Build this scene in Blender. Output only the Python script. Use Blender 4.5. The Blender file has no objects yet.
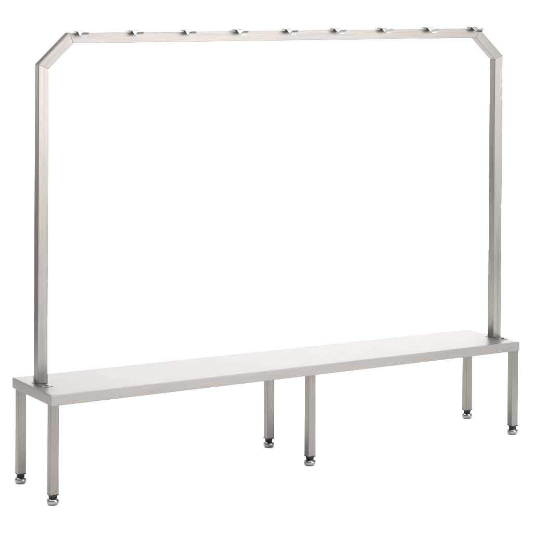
import bpy, bmesh, math, random
from mathutils import Vector, Matrix
random.seed(4)
S = bpy.context.scene
C = S.collection

# ------------------------------------------------------------------ helpers
def link(name, bm, mats, parent=None, smooth=False):
    me = bpy.data.meshes.new(name)
    bmesh.ops.recalc_face_normals(bm, faces=bm.faces)
    bm.to_mesh(me); bm.free()
    for m in (mats if isinstance(mats, (list, tuple)) else [mats]):
        me.materials.append(m)
    if smooth:
        for p in me.polygons: p.use_smooth = True
        me.set_sharp_from_angle(angle=math.radians(38))
    o = bpy.data.objects.new(name, me); C.objects.link(o)
    if parent is not None: o.parent = parent
    if smooth:
        wn = o.modifiers.new('normals', 'WEIGHTED_NORMAL'); wn.keep_sharp = True; wn.weight = 100
    return o

def bevel(bm, w, seg=2, edges=None):
    bmesh.ops.bevel(bm, geom=list(edges if edges is not None else bm.edges), offset=w, segments=seg,
                    affect='EDGES', profile=0.5, clamp_overlap=True)

def hexa(bm, lo, hi):
    """solid between two quads of four points"""
    a = [bm.verts.new(p) for p in lo]; b = [bm.verts.new(p) for p in hi]
    bm.faces.new(a[::-1]); bm.faces.new(b)
    for i in range(4):
        j = (i+1) % 4
        bm.faces.new((a[i], a[j], b[j], b[i]))
    return a+b

def box(bm, x0, x1, y0, y1, z0, z1):
    return hexa(bm, [(x0,y0,z0),(x1,y0,z0),(x1,y1,z0),(x0,y1,z0)],
                    [(x0,y0,z1),(x1,y0,z1),(x1,y1,z1),(x0,y1,z1)])

def lathe(bm, prof, cx=0, cy=0, n=40, hexn=None):
    n = hexn or n
    rings = []
    for r, z in prof:
        if r < 1e-6: rings.append([bm.verts.new((cx, cy, z))])
        else: rings.append([bm.verts.new((cx+r*math.cos(2*math.pi*k/n+.2), cy+r*math.sin(2*math.pi*k/n+.2), z)) for k in range(n)])
    for a, b in zip(rings, rings[1:]):
        for k in range(n):
            j = (k+1) % n
            if len(a) == 1: bm.faces.new((a[0], b[k], b[j]))
            elif len(b) == 1: bm.faces.new((a[k], a[j], b[0]))
            else: bm.faces.new((a[k], a[j], b[j], b[k]))

# ------------------------------------------------------------------ materials
def base_mat(name):
    m = bpy.data.materials.new(name); m.use_nodes = True
    nt = m.node_tree; b = nt.nodes['Principled BSDF']
    return m, nt, b

def brushed(name, axis, col=(.124,.1165,.1095), rough=.33, tone=.10, rot=None, scale=1.0, edge=.6, var=1.0, rough_bump=.12):
    """stainless steel ground along one axis: long streaks in tone, gloss and relief"""
    m, nt, b = base_mat(name); N = nt.nodes; Lk = nt.links
    tc = N.new('ShaderNodeTexCoord')
    src = tc.outputs['Object']
    if rot is not None:
        r = N.new('ShaderNodeMapping'); r.inputs['Rotation'].default_value = rot
        Lk.new(src, r.inputs['Vector']); src = r.outputs['Vector']
    def noise(across, along, detail, rough_=.6):
        mp = N.new('ShaderNodeMapping')
        sc = [across*scale]*3; sc[axis] = along*scale
        mp.inputs['Scale'].default_value = sc
        Lk.new(src, mp.inputs['Vector'])
        n = N.new('ShaderNodeTexNoise'); n.inputs['Scale'].default_value = 1
        n.inputs['Detail'].default_value = detail; n.inputs['Roughness'].default_value = rough_
        Lk.new(mp.outputs['Vector'], n.inputs['Vector'])
        return n.outputs['Fac']
    fine = noise(900, 9, 4); mid = noise(150, 2.2, 4); blotch = noise(14, 4, 3)
    def ramp(f, lo, hi, a=.3, z=.7):
        r = N.new('ShaderNodeMapRange'); r.inputs['From Min'].default_value = a; r.inputs['From Max'].default_value = z
        r.inputs['To Min'].default_value = lo; r.inputs['To Max'].default_value = hi
        Lk.new(f, r.inputs['Value']); return r.outputs['Result']
    def mul(a_, b_):
        x = N.new('ShaderNodeMath'); x.operation = 'MULTIPLY'; Lk.new(a_, x.inputs[0]); Lk.new(b_, x.inputs[1]); return x.outputs[0]
    t = mul(mul(ramp(fine, 1-tone*.7, 1+tone*.7), ramp(mid, 1-tone, 1+tone)), ramp(blotch, 1-tone*.6, 1+tone*.6))
    cm = N.new('ShaderNodeVectorMath'); cm.operation = 'SCALE'
    cm.inputs[0].default_value = col; Lk.new(t, cm.inputs['Scale'])
    Lk.new(cm.outputs['Vector'], b.inputs['Base Color'])
    b.inputs['Metallic'].default_value = 1
    b.inputs['Specular Tint'].default_value = (edge, edge, edge, 1)
    ra = N.new('ShaderNodeMath'); ra.operation = 'ADD'
    Lk.new(ramp(mid, rough-.05*var, rough+.07*var), ra.inputs[0]); Lk.new(ramp(blotch, -.03*var, .04*var), ra.inputs[1])
    Lk.new(ra.outputs[0], b.inputs['Roughness'])
    bp = N.new('ShaderNodeBump'); bp.inputs['Strength'].default_value = rough_bump; bp.inputs['Distance'].default_value = .0004
    Lk.new(fine, bp.inputs['Height']); Lk.new(bp.outputs['Normal'], b.inputs['Normal'])
    return m

M_Z = brushed('brushed_steel_upright', 2)
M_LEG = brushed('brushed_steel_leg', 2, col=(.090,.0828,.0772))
M_X = brushed('brushed_steel_rail', 0, col=(.098,.092,.088))
M_SEAT = brushed('brushed_steel_seat', 0, col=(.118,.1112,.1065), rough=.43, tone=.065, edge=.675, var=.3, rough_bump=.09)
M_D1 = brushed('brushed_steel_rising_brace', 0, col=(.098,.092,.088), rot=(0, math.radians(45), 0))
M_D2 = brushed('brushed_steel_falling_brace', 0, col=(.098,.092,.088), rot=(0, math.radians(-45), 0))
M_PL = brushed('brushed_steel_plate', 1, col=(.130,.1225,.1180), rough=.42, tone=.05, edge=.7)

def simple(name, col, metal, rough, noise_scale=80, amt=.15, bump=.1):
    m, nt, b = base_mat(name); N = nt.nodes; Lk = nt.links
    tc = N.new('ShaderNodeTexCoord'); n = N.new('ShaderNodeTexNoise')
    n.inputs['Scale'].default_value = noise_scale; n.inputs['Detail'].default_value = 5
    Lk.new(tc.outputs['Object'], n.inputs['Vector'])
    mr = N.new('ShaderNodeMapRange'); mr.inputs['To Min'].default_value = 1-amt; mr.inputs['To Max'].default_value = 1+amt
    Lk.new(n.outputs['Fac'], mr.inputs['Value'])
    v = N.new('ShaderNodeVectorMath'); v.operation = 'SCALE'; v.inputs[0].default_value = col
    Lk.new(mr.outputs['Result'], v.inputs['Scale']); Lk.new(v.outputs['Vector'], b.inputs['Base Color'])
    b.inputs['Metallic'].default_value = metal
    r2 = N.new('ShaderNodeMapRange'); r2.inputs['To Min'].default_value = rough*.75; r2.inputs['To Max'].default_value = rough*1.25
    Lk.new(n.outputs['Fac'], r2.inputs['Value']); Lk.new(r2.outputs['Result'], b.inputs['Roughness'])
    bp = N.new('ShaderNodeBump'); bp.inputs['Strength'].default_value = bump; bp.inputs['Distance'].default_value = .0005
    Lk.new(n.outputs['Fac'], bp.inputs['Height']); Lk.new(bp.outputs['Normal'], b.inputs['Normal'])
    return m
M_BLACK = simple('black_plastic', (.003,.003,.003), 0, .5)
M_BLACK.node_tree.nodes['Principled BSDF'].inputs['Specular IOR Level'].default_value = .12
M_CHROME = simple('polished_foot_steel', (.13,.128,.126), 1, .16)
M_HOOK = simple('hook_steel', (.12,.118,.116), 1, .26, 30, .05, 0)
M_PAPER = simple('white_paper', (.86,.86,.86), 0, .8, 3, .01, .02)

# ------------------------------------------------------------------ dimensions (metres)
L, D, H, T = 2.0, .3435, .3745, .0376      # seat
A, E = .0313, .007                          # leg size, inset
ZL = .0372                                  # bottom of the leg tubes
B = .039                                    # frame tube
ZB, Z, CH = 1.4901, 1.6004, .1143
FP = (.0272, .1839); FQ = (L-.0010, .1170)  # front outer corners of the frame

root = bpy.data.objects.new('changing_room_bench', None); C.objects.link(root)
root.empty_display_size = .2
root['label'] = 'long brushed stainless steel bench with nine coat hooks along its overhead frame'
root['category'] = 'bench'

# ------------------------------------------------------------------ seat: folded sheet tray, corners sit very slightly out of true
zc = {(0,0): H+.0035, (1,0): H-.006, (0,1): H, (1,1): H-.0152}
def seat_z(x, y):
    u, v = x/L, y/D
    return (zc[0,0]*(1-u)+zc[1,0]*u)*(1-v)+(zc[0,1]*(1-u)+zc[1,1]*u)*v
def seat_h(x):      # apron depth
    return T-.0005+.001*(1-x/L)
bm = bmesh.new()
nx = 24
def grid_ring(inset, zoff):
    pts = []
    xs = [inset+(L-2*inset)*i/nx for i in range(nx+1)]
    for x in xs: pts.append((x, inset, seat_z(x, inset)+zoff(x)))
    pts.append((L-inset, D*.5, seat_z(L-inset, D*.5)+zoff(L)))
    for x in reversed(xs): pts.append((x, D-inset, seat_z(x, D-inset)+zoff(x)))
    pts.append((inset, D*.5, seat_z(inset, D*.5)+zoff(0)))
    return [bm.verts.new(p) for p in pts]
R = [grid_ring(.0022, lambda x: 0), grid_ring(.0007, lambda x: -.0006), grid_ring(0, lambda x: -.0024),
     grid_ring(0, lambda x: -seat_h(x)+.0012), grid_ring(.0012, lambda x: -seat_h(x)),
     grid_ring(.014, lambda x: -seat_h(x)), grid_ring(.014, lambda x: -seat_h(x)+.0015),
     grid_ring(.0016, lambda x: -seat_h(x)+.0015), grid_ring(.0016, lambda x: -.0018)]
n = len(R[0])
for a, b in zip(R, R[1:]):
    for k in range(n): bm.faces.new((a[k], a[(k+1)%n], b[(k+1)%n], b[k]))
def cap(r):
    # front verts 0..nx, right mid nx+1, back nx+2..2nx+2 (reversed), left mid 2nx+3
    f = r[:nx+1]; bk = list(reversed(r[nx+2:2*nx+3])); rm, lm = r[nx+1], r[2*nx+3]
    for i in range(nx):
        v = [f[i], f[i+1]]
        if i == nx-1: v.append(rm)
        v += [bk[i+1], bk[i]]
        if i == 0: v.append(lm)
        bm.faces.new(v)
cap(R[0]); cap(R[-1])
seat = link('seat', bm, M_SEAT, root, True)
# folded corner seams of the sheet at the two front corners (fine welded seam) and rivet on the end apron
def rivet(x, z):
    b2 = bmesh.new()
    lathe(b2, [(0,.0012),(.0016,.001),(.0024,.0002),(.0026,-.002)], n=16)
    bmesh.ops.rotate(b2, verts=b2.verts, cent=(0,0,0), matrix=Matrix.Rotation(-math.pi/2, 3, 'Y'))
    bmesh.ops.translate(b2, verts=b2.verts, vec=(x, D-.028, z))
    return link('rivet', b2, M_PL, seat, True)
rivet(0, H-T+.003)

# ------------------------------------------------------------------ legs
def make_leg(x, y):
    zt = seat_z(x+A/2, y+A/2)-seat_h(x)+.0012
    bm = bmesh.new()
    box(bm, x, x+A, y, y+A, ZL, zt)
    # hollow bottom end of the tube
    bevel(bm, .0022, 3, [e for e in bm.edges if abs(e.verts[0].co.z-e.verts[1].co.z) > .1])
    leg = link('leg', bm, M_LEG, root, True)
    bm = bmesh.new()
    box(bm, x-.0002, x+A+.0002, y-.0002, y+A+.0002, ZL-.0040, ZL-.0001)
    bevel(bm, .001, 2)
    cx, cy = x+A/2, y+A/2
    lathe(bm, [(0,ZL-.002),(.0155,ZL-.0038),(.0153,ZL-.0080),(.0146,ZL-.0110),(.0145,ZL-.0158),(0,ZL-.0158)], cx, cy, 24)
    link('leg_plug', bm, M_BLACK, leg, True)
    bm = bmesh.new()
    prof = [(0,.0222),(.010,.0222),(.0135,.0222),(.0180,.0212),(.0208,.0188),(.0222,.0146),(.0223,.0108),
            (.0215,.0070),(.0195,.0036),(.0165,.0014),(.012,.0003),(0,.0)]
    lathe(bm, prof, cx, cy, 48)
    link('foot', bm, M_CHROME, leg, True)
    return leg
XM = 1.0292
for x, y in [(.0006, E), (XM, E), (L-A+.0012, E), (.0078, D-E-A), (XM, D-E-A), (L-A+.0012, D-E-A)]:
    make_leg(x, y)

# ------------------------------------------------------------------ overhead frame (local x along the frame, y depth, z up)
ang = math.atan2(FQ[1]-FP[1], FQ[0]-FP[0])
FL = math.hypot(FQ[0]-FP[0], FQ[1]-FP[1])
FM = Matrix.Translation((FP[0], FP[1], 0)) @ Matrix.Rotation(ang, 4, 'Z')
k1 = math.tan(math.radians(22.5))*B
outer = [(0, 0), (0, ZB), (CH, Z), (FL-CH, Z), (FL, ZB), (FL, 0)]
inner = [(B, 0), (B, ZB-k1), (CH+k1, Z-B), (FL-CH-k1, Z-B), (FL-B, ZB-k1), (FL-B, 0)]
zl0 = seat_z(.05, .2)+.0032; zl1 = seat_z(L-.03, .15)+.0032
outer[0] = (0, zl0); inner[0] = (B, zl0); outer[-1] = (FL, zl1); inner[-1] = (FL-B, zl1)
def member(i, name, mat):
    (ax, az), (bx, bz) = outer[i], outer[i+1]; (cx, cz), (dx, dz) = inner[i], inner[i+1]
    bm = bmesh.new()
    hexa(bm, [(ax,0,az),(bx,0,bz),(dx,0,dz),(cx,0,cz)], [(ax,B,az),(bx,B,bz),(dx,B,dz),(cx,B,cz)])
    d = Vector((bx-ax, 0, bz-az)).normalized()
    lng = [e for e in bm.edges if abs((e.verts[1].co-e.verts[0].co).normalized().dot(d)) > .999]
    bevel(bm, .0022, 3, lng)
    lng = [e for e in bm.edges if len(e.link_faces) == 2 and e.calc_face_angle(0) > math.radians(40)]
    bevel(bm, .0006, 1, lng)
    bm.transform(FM)
    return link(name, bm, mat, root, True)
member(0, 'post', M_Z); member(1, 'corner_brace', M_D1); member(2, 'top_rail', M_X)
member(3, 'corner_brace', M_D2); member(4, 'post', M_Z)

# weld beads along the mitred joints are fine lines only: the bevelled mitre reads as the seam

# ------------------------------------------------------------------ base plates with bolts
def base_plate(xc, yc):
    """flat bar with rounded ends under a post, one bolt in front of and one behind the post"""
    w, lf, lb, t = .0225, .072, .042, .0020
    z0 = seat_z(xc, yc)
    bm = bmesh.new()
    pts = []
    r = .020
    for sx, sy, a0 in ((1,-1,-90),(1,1,0),(-1,1,90),(-1,-1,180)):
        for k in range(7):
            a = math.radians(a0+k*15)
            pts.append((xc+sx*(w-r)+r*math.cos(a), yc+(lb-r if sy > 0 else -(lf-r))+r*math.sin(a)))
    lo = [bm.verts.new((x, y, seat_z(x, y)+.0002)) for x, y in pts]
    hi = [bm.verts.new((x, y, seat_z(x, y)+t)) for x, y in pts]
    bm.faces.new(lo[::-1]); top = bm.faces.new(hi)
    for k in range(len(pts)):
        j = (k+1) % len(pts); bm.faces.new((lo[k], lo[j], hi[j], hi[k]))
    bevel(bm, .0006, 1, list(top.edges))
    p = link('base_plate', bm, M_PL, root, True)
    for by in (yc-.056, yc+.031):
        b2 = bmesh.new(); z = seat_z(xc, by)+t
        lathe(b2, [(0,z-.0005),(.0088,z-.0005),(.0088,z+.0010),(.0062,z+.0013),(.006,z+.0013)], xc, by, 28)
        lathe(b2, [(.0056,z+.0012),(.0056,z+.0042),(.0046,z+.0052),(.0026,z+.0052),(.0022,z+.0026),(0,z+.0026)], xc, by, hexn=6)
        link('bolt', b2, M_PL, p, False)
for fx in (B/2, FL-B/2):
    c = FM @ Vector((fx, B/2, 0)); base_plate(c.x, c.y)

# ------------------------------------------------------------------ double hooks bent from strip, nine along the top rail
def make_hook():
    """profile in the depth-height plane, strip width along the rail"""
    w, t = .026, .0025
    half = [(-.051,.0075),(-.049,.0030),(-.0335,-.0115),(-.030,-.0132),(-.0265,-.0117),(-.0065,.0022),(-.002,.0046),(.004,.0052)]
    front = [(-.050,.0030),(-.048,-.0005)]+half[2:]
    rear = [(-.051,.0115),(-.049,.0075)]+half[2:]
    P = front+[(B-y, z) for y, z in reversed(rear)]
    bm = bmesh.new(); rows = []
    for i, (y, z) in enumerate(P):
        a = Vector(P[max(i-1, 0)]); b = Vector(P[min(i+1, len(P)-1)])
        d = (b-a).normalized(); nrm = Vector((-d.y, d.x))*t/2
        e = min(i, len(P)-1-i)
        ww = w*(.36 if e == 0 else .5)
        q = [bm.verts.new((sx*ww, y+s*nrm.x, z+s*nrm.y)) for sx, s in ((-1,-1),(1,-1),(1,1),(-1,1))]
        rows.append(q)
    for a, b in zip(rows, rows[1:]):
        for k in range(4): bm.faces.new((a[k], a[(k+1)%4], b[(k+1)%4], b[k]))
    bm.faces.new(rows[0]); bm.faces.new(rows[-1][::-1])
    # foot block that carries the strip on the rail
    box(bm, -w*.42, w*.42, .006, B-.006, .0004, .0044)
    o = link('hook', bm, M_HOOK, root, True)
    o.modifiers.new('edge', 'BEVEL').width = .0004
    return o
hook = make_hook()
X0, X1 = .1565, 1.832     # first and last hook along the frame
for i in range(9):
    h = hook if i == 0 else hook.copy()
    if i: C.objects.link(h); h.parent = root
    fx = X0+(X1-X0)*i/8
    h.matrix_local = FM @ Matrix.Translation((fx, 0, Z)) @ Matrix.Rotation(math.radians(random.uniform(-2.5, 2.5)), 4, 'Z') @ Matrix.Rotation(math.radians(random.uniform(-1.2, 1.2)), 4, 'X')

# ------------------------------------------------------------------ camera
f, sx, sy, yaw, pitch, roll = 1830.39, -2.642, -268.19, .53034, -.012471, .0057465
cp = Vector((-2.51157, -5.68808, 1.80405))
fw = Vector((math.sin(yaw)*math.cos(pitch), math.cos(yaw)*math.cos(pitch), math.sin(pitch)))
r = Vector((math.cos(yaw), -math.sin(yaw), 0)); u = r.cross(fw)
r2 = r*math.cos(roll)+u*math.sin(roll); u2 = -r*math.sin(roll)+u*math.cos(roll)
cam = bpy.data.cameras.new('camera'); co = bpy.data.objects.new('camera', cam); C.objects.link(co)
mw = Matrix((r2, u2, -fw)).transposed().to_4x4(); mw.translation = cp
co.matrix_world = mw
cam.sensor_width = 36; cam.lens = f/533*36
cam.shift_x = -sx/533; cam.shift_y = sy/533
cam.clip_start = .05; cam.clip_end = 200
S.camera = co

# ------------------------------------------------------------------ white paper sweep the bench stands on
ctr = Vector((1.0, .17, 0))
vd = Vector((math.sin(yaw), math.cos(yaw), 0)); vr = Vector((math.cos(yaw), -math.sin(yaw), 0))
def at(a, b, z): return ctr+vr*a+vd*b+Vector((0, 0, z))
prof = [(-2.1, 0), (2.6, 0)]
for k in range(1, 13):
    a = math.radians(90*k/12); prof.append((2.6+1.0*math.sin(a), 1.0-1.0*math.cos(a)))
prof.append((3.6, 3.0))
SW = 2.6
bm = bmesh.new(); rows = []
for b_, z_ in prof: rows.append([bm.verts.new(at(a_, b_, z_)) for a_ in (-2.35, 0, SW)])
for a, b in zip(rows, rows[1:]):
    for k in range(2): bm.faces.new((a[k], a[k+1], b[k+1], b[k]))
o = link('floor', bm, M_PAPER, None, True); o['kind'] = 'structure'

# ------------------------------------------------------------------ light: bright white world, softboxes, added side fill
w = bpy.data.worlds.new('World'); S.world = w; w.use_nodes = True
w.node_tree.nodes['Background'].inputs[0].default_value = (1, .985, .97, 1)
w.node_tree.nodes['Background'].inputs[1].default_value = 1.2
def area(name, loc, target, sx_, sy_, power, col=(1,1,1)):
    l = bpy.data.lights.new(name, 'AREA'); l.shape = 'RECTANGLE'; l.size = sx_; l.size_y = sy_; l.energy = power; l.color = col
    o = bpy.data.objects.new(name, l); C.objects.link(o); o.location = loc
    o.rotation_euler = (Vector(target)-Vector(loc)).to_track_quat('-Z', 'Y').to_euler()
    return o
area('overhead_softbox', at(0, .2, 4.8), at(0, .1, 0), 8.0, 4.0, 1500)
b_l = area('backdrop_softbox', at(0, 1.9, 3.9), at(0, 3.6, .6), 4.5, .8, 110)
b_l.data.spread = math.radians(75)
area('front_softbox', (3.5, -6.2, 1.75), (.9, .1, 1.0), 4.8, 3.2, 540, (1, .988, .972))

area('side_fill', (-2.4, 5.2, 2.1), (1.0, .15, 1.2), 2.0, 2.6, 75)  # added fill out of view, lightens the left faces of the posts

S.view_settings.view_transform = 'Standard'; S.view_settings.look = 'None'
S.view_settings.exposure = 0; S.view_settings.gamma = 1
S.render.engine = 'CYCLES'
